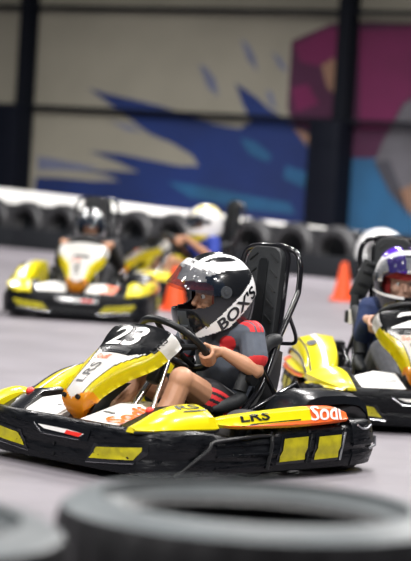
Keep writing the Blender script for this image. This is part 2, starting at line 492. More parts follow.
def nose_fn():
    ctrl = [(.550, .190, .030), (.578, .228, .064), (.590, .280, .080), (.545, .335, .090), (.445, .408, .128), (.345, .462, .172), (.290, .511, .196), (.250, .546, .194), (.234, .552, .165)]
    P = spline([(a, 0, b) for a, b, c in ctrl], 10); Wd = spline([(c, 0, 0) for a, b, c in ctrl], 10)
    L = [0.]
    for a, b in zip(P, P[1:]): L.append(L[-1]+(b-a).length)
    tot = L[-1]
    def S(s, u, off=0):
        d = min(max(s, 0), 1)*tot
        i = 0
        while i < len(L)-2 and L[i+1] < d: i += 1
        t = (d-L[i])/(L[i+1]-L[i]); p = P[i].lerp(P[i+1], t); w = Wd[i].lerp(Wd[i+1], t).x
        tg = (P[min(i+2, len(P)-1)]-P[max(i-1, 0)]).normalized()
        nr = Vector((tg.z, 0, -tg.x)); 
        a = abs(u); fl = max(0, (a-.78)/.22)
        return p + Vector((0, w*(u if a < .78 else math.copysign(.78+.22*math.sin(fl*PI/2)*.75, u)), 0)) - nr*(.14*w*u*u + fl*fl*.055 - off)
    return S
NOSE = nose_fn()

def wheel(x, y, R, W, parent, detailed=True):
    sg = 1 if y > 0 else -1
    Mx = Matrix.Translation((x, y, R+.002)) @ Matrix.Rotation(rad(90)*-sg, 4, 'X')
    bm = bmesh.new(); h = W/2; r0 = R*.56
    add_lathe(bm, [(r0, -h*.8), (R*.7, -h*.97), (R*.88, -h), (R*.97, -h*.85), (R, -h*.5), (R, h*.5), (R*.97, h*.85), (R*.88, h), (R*.7, h*.97), (r0, h*.8), (r0*.96, 0)], 36, Mx)
    t = obj('wheel', bm, M['kart_tyre'], parent)
    bm = bmesh.new()
    add_lathe(bm, [(r0*.98, h*.82), (r0*.98, h*.9), (r0*.85, h*.86), (r0*.75, h*.3), (r0*.35, h*.35), (r0*.3, h*.6), (.004, h*.6), (.004, 0), (r0*.96, 0)], 24, Mx)
    obj('rim', bm, M['rim'], t)
    return t

def pod_loft(name, stations, mat_fn, mats, parent, n=10):
    """stations: x, outer y, top y, inner y, z bottom, z outer top, z crown"""
    st = [tuple(s) for s in stations]
    A = spline([s[0:3] for s in st], n); B = spline([s[3:6] for s in st], n); C = spline([(s[6], 0, 0) for s in st], n)
    rings = []
    for a, b, c in zip(A, B, C):
        x, yo, yt = a; yi, z0, z1 = b; z2 = c.x
        s = 1
        rings.append([Vector((x, yo-.012, z0)), Vector((x, yo, z0+.012)), Vector((x, yo-.004, z0*.5+z1*.5)), Vector((x, yo-.012, z1)), Vector((x, yt+(yo-yt)*.45, z1+(z2-z1)*.72)), Vector((x, yt, z2)),
                      Vector((x, yt+(yi-yt)*.6, z2-.004)), Vector((x, yi, z2-.018)), Vector((x, yi, z0))])
    if yo < 0: pass
    bm = bmesh.new(); add_rings(bm, rings)
    for f in bm.faces:
        f.material_index = mat_fn(f.calc_center_median(), f)
    return obj(name, bm, mats, parent, sharp=38)

def make_kart(mw, label, number, group):
    K = empty('go_kart', mw, label, 'go-kart', group)
    # bumpers -------------------------------------------------
    uS = u_of_x(.33); uR = u_of_x(.02)
    fb = bumper('front_bumper', -uS, uS, K, M['plastic'], n=90)
    for sgn in (1, -1):
        # yellow slot inserts with black lip, headlamp style strip
        poly = [(sgn*.185, .072), (sgn*.225, .118), (sgn*.44, .140), (sgn*.44, .126), (sgn*.405, .090)]
        lip = [(sgn*.165, .056), (sgn*.21, .130), (sgn*.465, .156), (sgn*.465, .118), (sgn*.41, .078)]
        o = decal('slot_frame', lip, lambda u, z: bsurf(u, z, .003), M['blacksheet'], fb, .04)
        decal('slot_insert', poly, lambda u, z: bsurf(u, z, .006), M['yellowslot'], fb, .04)
        bm = bmesh.new(); add_tube(bm, [bsurf(sgn*(.165+.245*k/8), .056+.022*k/8, .004) for k in range(9)], .0035, seg=6)
        obj('slot_edge', bm, M['chrome'], fb)
    lf = decal('lamp_frame', [(-.145, .178), (.18, .174), (.17, .128), (-.10, .132)], lambda u, z: bsurf(u, z, .004), M['blacksheet'], fb, .03)
    bm = bmesh.new(); add_tube(bm, [bsurf(-.14+.05*k/4, .165-.032*k/4, .006) for k in range(5)] + [bsurf(-.09+.22*k/8, .133, .006) for k in range(1, 9)], .0035, seg=6)
    obj('lamp_edge', bm, M['chrome'], fb)
    lm = decal('lamp_strip', [(-.115, .164), (.06, .162), (.15, .156), (.13, .143), (-.075, .150)], lambda u, z: bsurf(u, z, .007), M['white'], fb, .03)
    decal('lamp_end', [(.055, .160), (.145, .157), (.127, .142), (.045, .146)], lambda u, z: bsurf(u, z, .010), M['red'], lm, .03)
    for u, z in ((-.02, .10), (-.02, .062), (.5, .15), (-.5, .15)):
        bm = bmesh.new(); p = bsurf(u, z, .003); _, nr = at_u(u)
        add_tube(bm, [p-nr*.004, p+nr*.004], .006, seg=8); obj('bolt', bm, M['black'], fb)
    for sgn in (1, -1):
        sb = bumper('side_bumper', sgn*uS, sgn*uR, K, M['plastic'], drop=.004, n=30, ribs=(.06, .105, .145))
        bm = bmesh.new()
        add_tube(bm, [bsurf(sgn*(uS-.20), .035, .008), bsurf(sgn*(uS-.06), .13, .012), bsurf(sgn*(uS-.03), .158, .012), bsurf(sgn*(uS+.04), .166, .010), bsurf(sgn*(uR-.03), .172, .010), bsurf(sgn*(uR-.012), .15, .012), bsurf(sgn*(uR-.03), .045, .010)], .0075, seg=8, smooth=5)
        obj('side_rail', bm, M['black'], sb)
    for sgn in (1, -1):
        u1 = u_of_x(-.45)
        g = bumper('rear_guard', sgn*uR, sgn*u1, K, M['plastic'], n=40)
        for a, b in ((.035, .19), (.235, .385)):
            P = [(sgn*(uR+a+.03), .158), (sgn*(uR+b+.012), .162), (sgn*(uR+b-.012), .074), (sgn*(uR+a), .070)]
            Q = [(sgn*(uR+a+.016), .170), (sgn*(uR+b+.028), .174), (sgn*(uR+b-.004), .062), (sgn*(uR+a-.014), .058)]
            decal('slot_frame', Q, lambda u, z: bsurf(u, z, .003), M['blacksheet'], g, .04)
            decal('slot_insert', P, lambda u, z: bsurf(u, z, .006), M['yellowslot'], g, .04)
            bm = bmesh.new(); add_tube(bm, [bsurf(sgn*(uR+b+.034), .170, .008), bsurf(sgn*(uR+b+.002), .062, .008)], .0045, seg=6)
            obj('slot_edge', bm, M['rim' if a > .1 else 'black'], g)
        # logo bolt heads
        for a in (.01, .21, .42):
            p = bsurf(sgn*(uR+a), .18, .002); _, nr = at_u(sgn*(uR+a))
            bm = bmesh.new(); add_tube(bm, [p, p+nr*.006], .007, seg=8); obj('bolt', bm, M['black'], g)
    u1 = u_of_x(-.45)
    # the rear bumper wraps the tail: two mirrored halves meeting at the centre line
    bm = bmesh.new()
    for sgn in (1, -1):
        rings = []
        for k in range(41):
            u = sgn*(u1+(UMAX-u1)*k/40); p, nr = at_u(u); zt = .215
            ring = [p+nr*(o*1.2+.006)+Vector((0, 0, ZB+(zt-ZB)*f)) for f, o in PROF]
            ring += [p-nr*.06+Vector((0, 0, zt-.004)), p-nr*.07+Vector((0, 0, zt-.03)), p-nr*.07+Vector((0, 0, ZB+.01))]
            rings.append(ring)
        add_rings(bm, rings)
    rb = obj('rear_bumper', bm, M['plastic'], K, sharp=50)
    for sgn in (1, -1):
        bm = bmesh.new()
        pts = []
        for u, z in ((.025, .205), (.06, .19), (.10, .188), (.14, .20)): 
            p, nr = at_u(sgn*(u1+u)); pts.append(p+nr*.004+Vector((0, 0, z-.01)))
        add_tube(bm, pts, .004, seg=8, smooth=5); obj('bumper_lip', bm, M['rim'], rb)
        p0, n0 = at_u(sgn*(u1+.12)); p1, n1 = at_u(sgn*(u1+.22))
        bm = bmesh.new(); add_tube(bm, [p0+n0*.012+Vector((0, 0, .10)), p1+n1*.012+Vector((0, 0, .10)), p1+n1*.012+Vector((0, 0, .14))], .006, seg=8)
        obj('bumper_badge', bm, M['rim'], rb)
    # chassis -------------------------------------------------
    bm = bmesh.new()
    add_box(bm, (.0, 0, .05), (1.16, .62, .012), None, .004)
    for sgn in (1, -1):
        add_tube(bm, [(.62, sgn*.12, .07), (.45, sgn*.2, .07), (.15, sgn*.22, .07), (-.62, sgn*.24, .08)], .014, smooth=5)
    for x in (.06, -.5): add_tube(bm, [(x, -.36, .12), (x, .36, .12)], .014)
    add_tube(bm, [(.3, -.46, .08), (.3, .46, .08)], .012); add_tube(bm, [(-.3, -.46, .08), (-.3, .46, .08)], .012)
    obj('chassis', bm, M['black'], K)
    for sgn in (1, -1):
        wheel(.045, sgn*.405, .128, .115, K); wheel(-.5, sgn*.37, .138, .17, K)
    # front tray (white) either side of the nose ---------------
    for sgn in (1, -1):
        bm = bmesh.new()
        T = [(.61, .06), (.585, .28), (.47, .335), (.40, .20), (.42, .09)]
        Z = [.20, .195, .235, .268, .262]
        top = [bm.verts.new((x, sgn*y, z)) for (x, y), z in zip(T, Z)]
        bot = [bm.verts.new((x, sgn*y, .13)) for x, y in T]
        bm.faces.new(top); bm.faces.new(bot[::-1])
        for i in range(5): bm.faces.new((top[i], top[(i+1) % 5], bot[(i+1) % 5], bot[i]))
        bmesh.ops.bevel(bm, geom=bm.edges[:], offset=.008, segments=2, affect='EDGES')
        tr = obj('front_tray', bm, M['white'], K, sharp=30)
        if sgn > 0:
            # script runs backwards along the tray, tops toward the centre line
            fn0 = quadmap((.585, .275, .199), (.44, .325, .246), (.415, .12, .262), (.60, .10, .203))
            text('script', 'Sodi', lambda u, v: fn0(u, v, .006), M['orangered'], tr, .02, .05, .98, .62, shear=.25, bold=.03)
        if number == '23':
            bm = bmesh.new(); add_ellipsoid(bm, (.48, sgn*.32 if sgn > 0 else -.365, .256), (.020, .016, .016)); obj('red_cap', bm, M['red'], K)
        # dark corner box between tray and side pod
        bm = bmesh.new()
        rr = []
        for x, z, ya, yb in ((.60, .205, .27, .42), (.54, .235, .29, .415), (.46, .272, .31, .41), (.36, .275, .30, .40), (.24, .20, .27, .38)):
            rr.append([Vector((x, sgn*ya, .12)), Vector((x, sgn*ya, z-.01)), Vector((x, sgn*(ya+.02), z)), Vector((x, sgn*(yb-.02), z-.01)), Vector((x, sgn*yb, z-.04)), Vector((x, sgn*yb, .12))])
        add_rings(bm, rr); obj('corner_cover', bm, M['blacksheet'], K)
    # front side pods ----------------------------------------
    def podm(c, f): return 1 if (abs(c.y) < .40 and c.x > .58) else 0
    for sgn in (1, -1):
        if sgn > 0: st = [(.64, .415, .39, .365, .19, .205, .212), (.59, .462, .41, .37, .192, .222, .238), (.52, .49, .415, .37, .195, .236, .268), (.42, .50, .415, .36, .195, .245, .287), (.33, .512, .42, .37, .195, .250, .286), (.295, .505, .43, .39, .197, .225, .24)]
        elif number != '23': st = [(.665, .36, .33, .31, .19, .20, .207), (.62, .42, .36, .32, .192, .215, .235), (.55, .475, .38, .33, .195, .232, .262), (.47, .505, .40, .34, .195, .24, .280), (.43, .51, .41, .36, .195, .238, .275), (.405, .50, .43, .39, .197, .22, .235)]
        else: st = [(.645, .435, .42, .40, .19, .20, .207), (.61, .475, .435, .405, .192, .215, .232), (.55, .505, .44, .405, .195, .230, .256), (.49, .515, .44, .40, .195, .236, .268), (.45, .505, .415, .37, .195, .235, .262), (.43, .50, .43, .39, .197, .22, .235)]
        st = [(s[0], sgn*s[1], sgn*s[2], sgn*s[3], s[4], s[5], s[6]) for s in st]
        def pf(c, f):
            a = abs(c.y); 
            return 0
        pd = pod_loft('front_pod', st, pf, [M['yellow'], M['black']], K)
        tube('seam', [(s_[0], s_[1]-sgn*.008, s_[4]+.002) for s_ in st], .006, M['black'], pd, smooth=4)
        # black pinstripe and letters near the crown
        def pfn(u, v, sgn=sgn):
            x = .60-.27*u; t = u
            yo = .43+(.508-.43)*min(1, t*1.3)+.002; yt = .385+(.42-.385)*t
            zo = .222+(.250-.222)*min(1, t*1.4); zc = .235+(.289-.235)*min(1, math.sin(min(1, t*1.25)*PI/2))
            w = v
            y = yo-.012+(yt-yo+.012)*(w if w < .55 else w); z = zo+(zc-zo)*(1-max(0, 1-w)**1.6)
            return Vector((x, sgn*(y+.004), z+.006))
        PF = snap(pd, pfn)
        if sgn > 0: decal('pinstripe', [(.02, .22), (.02, .32), (.98, .42), (.98, .35)], PF, M['black'], pd, .04)
        if sgn > 0: text('letters', 'LRS', PF, M['black'], pd, .36, .48, .90, .90, bold=.02, maxlen=.03)
    # rear pods: yellow over orange ---------------------------
    for sgn in (1, -1):
        st = [(.325, .485, .47, .44, .212, .226, .236), (.22, .517, .485, .42, .203, .230, .250), (.05, .527, .49, .42, .20, .234, .262), (-.15, .527, .488, .42, .20, .238, .272), (-.32, .522, .482, .42, .205, .243, .272), (-.42, .512, .48, .42, .21, .235, .248)]
        st = [(s[0], sgn*s[1], sgn*s[2], sgn*s[3], s[4], s[5], s[6]) for s in st]
        def pf(c, f):
            if c.x < -.20 and abs(c.y) > .43: return 2
            if abs(c.y) < .45: return 3
            t = (.3-c.x)/.7
            if c.z < .212+.012*t and abs(c.y) > .47: return 1
            return 0
        bmfix = pod_loft('rear_pod', st, pf, [M['yellow'], M['orange'], M['orangered'], M['black']], K, n=12)
        def rfn(u, v, sgn=sgn):   # u 0 front ->1 rear, v 0 bottom ->1 crown
            x = .30-.70*u
            yo = .515 if u < .1 else .5275; zb = .205; zo = .230+.012*u; zc = .252+.022*min(1, u*1.4)
            if v < .5: return Vector((x, sgn*(yo+.003), zb+(zo-zb)*v*2))
            w = (v-.5)*2; yy = yo+(.487-yo)*w
            return Vector((x, sgn*(yy+.004), zo+(zc-zo)*(1-max(0, 1-w)**1.5)+.004))
        R = (lambda u, v: rfn(u, v)) if sgn > 0 else (lambda u, v: rfn(1-u, v))
        R = snap(bmfix, R, .0025)
        if sgn > 0:
            text('letters', 'LRS', R, M['black'], bmfix, .16, .50, .38, .86, bold=.02, maxlen=.03)
            decal('stripe', [(.10, .30), (.10, .36), (.62, .46), (.62, .38)], R, M['black'], bmfix, .05)
            decal('stripe', [(.02, .02), (.06, .22), (.72, .36), (.72, .02)], R, M['orangered'], bmfix, .05)
            text('logo', 'Sodi', lambda u, v: R(u, v)+Vector((0, .001, .001)), M['white'], bmfix, .70, .30, .985, .98, bold=.02, shear=.25, maxlen=.05)
        else:
            decal('stripe', [(.28, .02), (.28, .36), (.94, .22), (.98, .02)], R, M['orangered'], bmfix, .05)
    # left rear wheel fender (black) and right engine cover (yellow) ------
    bm = bmesh.new(); rr = []
    for x, z in ((-.16, .20), (-.20, .26), (-.25, .302), (-.32, .314), (-.45, .314), (-.53, .306), (-.585, .27), (-.61, .21)):
        rr.append([Vector((x, .27, z-.03)), Vector((x, .275, z)), Vector((x, .30, z+.006)), Vector((x, .42, z+.004)), Vector((x, .455, z-.008)), Vector((x, .465, z-.04)), Vector((x, .45, z-.045)), Vector((x, .29, z-.03))])
    add_rings(bm, rr); obj('wheel_fender', bm, M['blacksheet'], K)
    bm = bmesh.new(); rr = []
    for x, z, yi in ((.415, .245, .40), (.36, .275, .375), (.28, .318, .35), (.19, .352, .34), (.05, .372, .33), (-.16, .382, .31), (-.26, .372, .32), (-.30, .33, .33)):
        rr.append([Vector((x, -.505, .205)), Vector((x, -.51, .205+(z-.205)*.55)), Vector((x, -.498, z-.035)), Vector((x, -.488, z-.024)), Vector((x, -.40, z)), Vector((x, -(yi+.01), z-.006)), Vector((x, -yi, z-.03)), Vector((x, -yi, .205))])
    R2 = []
    for i in range(8):
        R2.append(spline([tuple(r[i]) for r in rr], 6))
    rings = [[R2[i][k] for i in range(8)] for k in range(len(R2[0]))]
    add_rings(bm, rings)
    for f in bm.faces:
        c = f.calc_center_median(); nz = f.normal
        f.material_index = 0
    ec = obj('engine_cover', bm, M['yellow'], K)
    tube('seam', [tuple(v) for v in rr[0][1:7]], .007, M['black'], ec, smooth=3)
    tube('seam', [tuple(r[3]) for r in rr], .0045, M['black'], ec, smooth=4)
    tube('seam', [tuple(r[1]+Vector((0, -.003, 0))) for r in rr], .006, M['black'], ec, smooth=4)
    efn = lambda u, v: Vector((.34-.5*u, -.345-.09*v, .0)) + Vector((0, 0, [0][0]))
    def etop(x):
        for a, b in zip(rr, rr[1:]):
            if a[4].x >= x >= b[4].x:
                t = (a[4].x-x)/(a[4].x-b[4].x); return a[4].z+(b[4].z-a[4].z)*t
        return .3
    def efn(u, v):
        x = .40-.60*u; y = -.375-.10*v
        z = etop(x) + .005 - max(0, -y-.40)*.27
        return Vector((x, y, z))
    decal('white_stripe', [(0, .30), (0, .52), (1, .60), (1, .32)], efn, M['white'], ec, .06)
    decal('oval_opening', [(.52+.09*math.cos(a*PI/10), .80+.24*math.sin(a*PI/10)) for a in range(20)], lambda u, v: efn(u, v)+Vector((0, 0, .003)), M['black'], ec, .06)
    
    # engine, exhaust behind seat
    bm = bmesh.new(); add_box(bm, (-.33, -.33, .19), (.24, .16, .2), None, .015); add_box(bm, (-.42, -.27, .30), (.1, .1, .08), None, .015)
    obj('engine', bm, M['black'], K)
    tube('exhaust', [(-.45, -.2, .2), (-.55, -.12, .22), (-.6, .1, .22), (-.62, .2, .2)], .026, M['rim'], K, smooth=5)
    # nose panel ---------------------------------------------
    bm = bmesh.new(); nS, nU = 72, 44
    G = [[bm.verts.new(NOSE(i/nS, -1+2*j/nU)) for j in range(nU+1)] for i in range(nS+1)]
    for i in range(nS):
        for j in range(nU):
            f = bm.faces.new((G[i][j], G[i][j+1], G[i+1][j+1], G[i+1][j]))
            s = (i+.5)/nS; u = abs(-1+2*(j+.5)/nU)
            if s < .17+.10*u: k = 1
            elif s > .735 and u < .80: k = 3
            elif s > .665 and s <= .735 and u < .44+(s-.665)*4.6: k = 3
            elif s < .80 and u > .60+max(0, s-.52)*1.0: k = 2
            elif s < .80 and u > .55+max(0, s-.52)*1.0: k = 3
            else: k = 0
            f.material_index = k
    ed = bmesh.ops.solidify(bm, geom=bm.faces[:], thickness=.008)
    ns = obj('nose_panel', bm, [M['white'], M['orange'], M['yellow'], M['blacksheet']], K, sharp=60)
    NS = snap(ns, lambda u, v: NOSE(v, u, .02), .0025)
    if number:
        text('number', number, NS, M['white'], ns, -.66, .765, .36, .955, shear=.25, bold=.022, maxlen=.06)
    text('script', 'Sodi.', NS, M['orangered'], ns, -.56, .575, .06, .640, shear=.3, bold=.015, maxlen=.06)
    text('letters', 'LRS', NS, M['black'], ns, -.34, .31, .10, .53, bold=.012, ux=(0, 1), maxlen=.05)
    text('side_letters', 'LRS', NS, M['black'], ns, .80, .76, .90, .90, bold=.01, ux=(0, 1), maxlen=.04)
    vt = decal('vent', [(-.40, .672), (.42, .672), (.34, .738), (-.30, .738)], NS, M['black'], ns, .05)
    bm = bmesh.new(); add_tube(bm, [NS(-.28+.6*k/6, .690) for k in range(7)], .0055, seg=8); obj('vent_bar', bm, M['chrome'], vt)
    for u in (-.48, .48):
        p = NOSE(.185, u, 0); q = NOSE(.185, u, .012)
        bm = bmesh.new(); add_tube(bm, [p, q], .0095, seg=10); obj('screw', bm, M['black'], ns)
    # dark plinth under the nose tip
    bm = bmesh.new(); rr = []
    for z, x, w in ((.06, .55, .10), (.15, .56, .09), (.20, .54, .06), (.26, .52, .06), (.33, .42, .06)):
        rr.append([Vector((x, w, z)), Vector((x, -w, z)), Vector((x-.08, -w, z)), Vector((x-.08, w, z))])
    add_rings(bm, rr); obj('nose_bracket', bm, M['black'], K)
    # steering ------------------------------------------------
    ax = Vector((-.643, 0, .766)).normalized(); SWC = Vector((.06, 0, .475)); upv = Vector((ax.z, 0, -ax.x)); yv = Vector((0, 1, 0))
    st = tube('steering_wheel', [SWC+.152*(math.cos(a)*yv+math.sin(a)*upv) for a in [2*PI*k/40 for k in range(40)]], .0145, M['black'], K, loop=True)
    bm = bmesh.new()
    for a in (0, PI, -PI/2, PI/2):
        add_tube(bm, [SWC-ax*.02, SWC+.148*(math.cos(a)*yv+math.sin(a)*upv)], [.016, .010], seg=8)
    add_tube(bm, [SWC-ax*.035, SWC+ax*.012], .045, seg=20)
    obj('spokes', bm, M['black'], st)
    tube('steering_column', [SWC-ax*.03, SWC-ax*.25, SWC-ax*.42], .014, M['chrome'], K)
    bm = bmesh.new()
    for y in (-.09, .09):
        add_tube(bm, [(.16, y, .46), (.24, y*1.2, .30), (.34, y*1.5, .10)], .010, smooth=4)
    obj('column_strut', bm, M['chrome'], K)
    bm = bmesh.new(); add_box(bm, (.15, 0, .47), (.05, .20, .06), Matrix.Rotation(rad(-40), 3, 'Y'), .01); add_box(bm, (.20, .06, .38), (.04, .05, .12), Matrix.Rotation(rad(-30), 3, 'Y'), .01)
    obj('column_bracket', bm, M['black'], K)
    box('fuel_tank', (.20, 0, .155), (.16, .17, .17), M['cream'], K, bevel=.02)
    # pedals
    for y in (-.13, .13):
        bm = bmesh.new(); add_tube(bm, [(.44, y, .07), (.50, y, .19)], .007); add_box(bm, (.50, y, .20), (.012, .06, .07), Matrix.Rotation(rad(20), 3, 'Y'), .004)
        obj('pedal', bm, M['rim'], K)
    # seat ---------------------------------------------------
    path = [(.06, .105), (-.05, .085), (-.17, .08), (-.28, .12), (-.345, .22), (-.38, .34), (-.40, .45)]
    wid = [.15, .165, .17, .172, .17, .168, .15]; hgt = [.05, .09, .12, .14, .13, .10, .05]
    PP = spline([(a, 0, b) for a, b in path], 6); WW = spline([(a, b, 0) for a, b in zip(wid, hgt)], 6)
    rings = []
    for i, p in enumerate(PP):
        tg = (PP[min(i+1, len(PP)-1)]-PP[max(i-1, 0)]).normalized(); nr = Vector((tg.z, 0, -tg.x))
        if nr.x < 0 and nr.z < 0: nr = -nr
        if nr.z < -.01: nr = -nr
        w, h = WW[i].x, WW[i].y
        sec = [(-w-.012, h), (-w, h*.5), (-w*.93, h*.15), (-w*.7, 0), (0, -.008), (w*.7, 0), (w*.93, h*.15), (w, h*.5), (w+.012, h)]
        sec2 = [(y*1.0+(.008 if y > 0 else -.008 if y < 0 else 0), z-.014) for y, z in sec][::-1]
        rings.append([p+Vector((0, y, 0))+nr*z for y, z in sec+sec2])
    bm = bmesh.new(); add_rings(bm, rings); seat = obj('seat', bm, M['black'], K)
    for sgn in (1, -1):
        tube('side_bolster', [(-.335, sgn*.20, .505), (-.30, sgn*.195, .503), (-.265, sgn*.19, .485), (-.21, sgn*.186, .425), (-.155, sgn*.183, .345), (-.135, sgn*.183, .30)], [.014, .021, .024, .026]+[.028]*17, M['darkgrey'], seat, smooth=4)
        tube('side_bolster', [(-.150, sgn*.190, .285), (-.11, sgn*.19, .262), (-.06, sgn*.19, .250), (.02, sgn*.185, .235)], [.020, .026]+[.029]*9+[.02, .012], M['darkgrey'], seat, smooth=4)
    # headrest and roll hoop ----------------------------------
    bm = bmesh.new()
    tilt = Matrix.Rotation(rad(-5), 3, 'Y'); c = Vector((-.425, 0, .635))
    def ppt(y, z, d): return c + tilt @ Vector((d, y, z))
    def outline(w, h, r, n=6):
        pts = []
        for cx, cz, a0 in ((w-r, h-r, 0), (-w+r, h-r, PI/2), (-w+r, -h+r, PI), (w-r, -h+r, 3*PI/2)):
            for k in range(n+1): a = a0+PI/2*k/n; pts.append((cx+r*math.cos(a), cz+r*math.sin(a)))
        return pts
    def slab(bm, w, h, r, d0, d1, zc=0):
        o = outline(w, h, r)
        add_rings(bm, [[ppt(y, z+zc, d0) for y, z in o], [ppt(y, z+zc, d1-.004) for y, z in o], [ppt(y*.96, z*.99+zc, d1) for y, z in o]])
    slab(bm, .094, .232, .055, -.02, .02)
    hp = obj('headrest', bm, M['darkgrey'], K, sharp=30)
    bm = bmesh.new(); slab(bm, .026, .185, .02, .019, .024); obj('centre_groove', bm, M['black'], hp)
    for sgn in (1, -1):
        for k in range(7):
            z = -.19+k*.062
            tube('rib', [ppt(sgn*.038, z+.02, .021), ppt(sgn*.080, z-.010, .021)], .004, M['black'], hp, seg=6)
    bm = bmesh.new(); add_tube(bm, [ppt(y, z, -.018) for y, z in outline(.099, .238, .06)], .010, seg=8, loop=True); obj('piping', bm, M['tubeblack'], hp)
    hoop = []
    for y, x, z in ((.205, -.13, .22), (.20, -.24, .325), (.185, -.325, .482), (.168, -.44, .66), (.162, -.462, .71), (.160, -.465, .80), (.132, -.465, .850), (.07, -.465, .868), (0, -.465, .872)): hoop.append((x, y, z))
    full = [Vector(p) for p in hoop] + [Vector((x, -y, z)) for x, y, z in hoop[::-1][1:]]
    rhp = tube('roll_hoop', full, .0125, M['tubeblack'], K, smooth=6)
    tube('cross_bar', [(-.40, .176, .60), (-.462, .165, .50), (-.468, .10, .478), (-.468, -.10, .478), (-.462, -.165, .50), (-.40, -.176, .60)], .008, M['tubeblack'], K, smooth=4)
    for sgn in (1, -1):
        bm = bmesh.new()
        add_tube(bm, [(-.13, sgn*.215, .21), (-.40, sgn*.235, .33), (-.56, sgn*.24, .11)], .011)
        add_tube(bm, [(-.24, sgn*.20, .39), (-.36, sgn*.25, .17), (-.45, sgn*.25, .09)], .010)
        add_tube(bm, [(-.13, sgn*.205, .225), (-.10, sgn*.22, .08)], .013)
        obj('hoop_stay', bm, M['tubeblack'], K)
    tube('mount_knob', [(-.165, .20, .35), (-.165, .232, .35)], .026, M['black'], K)
    # side fuel/impact box below pods so the middle is not hollow
    for sgn in (1, -1):
        bm = bmesh.new(); add_box(bm, (.0, sgn*.40, .10), (.05, .10, .05), None, .01)
        add_box(bm, (-.12, sgn*.36, .13), (.34, .13, .12), None, .02); obj('side_tank', bm, M['black'], K)
    return K

def kart_mw(x, y, deg): return Matrix.Translation((x, y, 0)) @ Matrix.Rotation(rad(deg), 4, 'Z')
GK = 'yellow and white rental go-karts on the track'
MAIN = kart_mw(-.063, 9.482, 225); RIGHT = kart_mw(.974, 11.661, 275); LEFT = kart_mw(-.885, 17.75, 266); MIDK = kart_mw(-.20, 20.103, 205)
k_main = make_kart(MAIN, 'yellow and white go-kart number 23 in sharp focus in the centre', '23', GK)
k_right = make_kart(RIGHT, 'go-kart cut by the right edge, driven by the person in a purple helmet', '2', GK)
# far karts: copies of the right kart without its readable number
def far(mw, lab):
    k = copy_tree(k_right); k.matrix_world = mw; k['label'] = lab
    for ch in list(k.children):
        for g in list(ch.children):
            if g.name.startswith('number'): D.objects.remove(g)
    return k
k_left = far(LEFT, 'blurred go-kart facing the camera at far left, in front of the tyre barrier')
for ch in k_left.children:
    if ch.name.startswith('nose_panel'):
        ch.data = ch.data.copy(); ch.data.materials[3] = M['white']
k_mid = far(MIDK, 'blurred go-kart partly hidden behind the far left kart and the orange cone')
# right kart extras: perforated side pad and white box by the hoop
bm = bmesh.new()
Rz = Matrix.Rotation(rad(-20), 3, 'X')
add_box(bm, (-.36, -.150, .655), (.03, .085, .20), Rz, .008)
sp = obj('side_pad', bm, M['darkgrey'], k_right); sp['label'] = 'dark slotted pad beside the helmet'
for z in (.58, .63, .69, .73):
    bm = bmesh.new(); add_box(bm, (-.343, -.150+(z-.655)*.36, z), (.006, .05, .016), Rz, .002); obj('slot', bm, M['black'], sp)
bm = bmesh.new(); add_box(bm, (-.345, -.195, .52), (.025, .04, .12), None, .004); obj('pad_post', bm, M['darkgrey'], k_right)
bm = bmesh.new(); add_box(bm, (-.30, -.192, .470), (.04, .07, .075), None, .008); wb = obj('white_box', bm, M['white'], k_right)
bm = bmesh.new(); add_box(bm, (-.314, -.205, .470), (.04, .075, .062), None, .006); obj('box_strap', bm, M['black'], wb)

# ------------------------------------------------------------------ people
def add_capsule(bm, p, q, r1, r2, seg=12, rings=5, sx=1.0, side=None):
    p, q = Vector(p), Vector(q); d = q-p; L = d.length
    t = d.normalized() if L > 1e-6 else Vector((0, 0, 1))
    n = side.normalized() if side else t.orthogonal().normalized()
    n = (n-t*n.dot(t)).normalized(); b = t.cross(n)
    R = []
    for k in range(rings, 0, -1):
        a = PI/2*k/(rings+.5); R.append((p-t*r1*math.sin(a), r1*math.cos(a)))
    R.append((p, r1)); R.append((q, r2))
    for k in range(1, rings+1):
        a = PI/2*k/(rings+.5); R.append((q+t*r2*math.sin(a), r2*math.cos(a)))
    add_rings(bm, [[c+rr*(math.cos(2*PI*j/seg)*n*sx+math.sin(2*PI*j/seg)*b) for j in range(seg)] for c, rr in R])

def fuse(name, bm, voxel, mats, parent, smooth_it=4, matfn=None):
    """one continuous skin from overlapping limbs"""
    me = D.meshes.new('raw'); bmesh.ops.recalc_face_normals(bm, faces=bm.faces[:]); bm.to_mesh(me); bm.free()
    o = D.objects.new('raw', me); COL.objects.link(o)
    r = o.modifiers.new('r', 'REMESH'); r.mode = 'VOXEL'; r.voxel_size = voxel
    if smooth_it:
        s = o.modifiers.new('s', 'SMOOTH'); s.factor = .5; s.iterations = smooth_it
    dg = bpy.context.evaluated_depsgraph_get()
    nm = D.meshes.new_from_object(o.evaluated_get(dg)); nm.name = name
    D.objects.remove(o); D.meshes.remove(me)
    nm.materials.clear()
    for m in mats: nm.materials.append(m)
    for p in nm.polygons:
        p.use_smooth = True
        if matfn: p.material_index = matfn(p.center)
    return link_mesh(name, nm, parent)

SWC = Vector((.06, 0, .475)); SAX = Vector((-.643, 0, .766)).normalized(); SUP = Vector((SAX.z, 0, -SAX.x)); SY = Vector((0, 1, 0))
if SUP.z < 0: SUP = -SUP
def rim_pt(a): return SWC+.152*(math.cos(a)*SY+math.sin(a)*SUP)
def rim_tan(a): return (-math.sin(a)*SY+math.cos(a)*SUP)

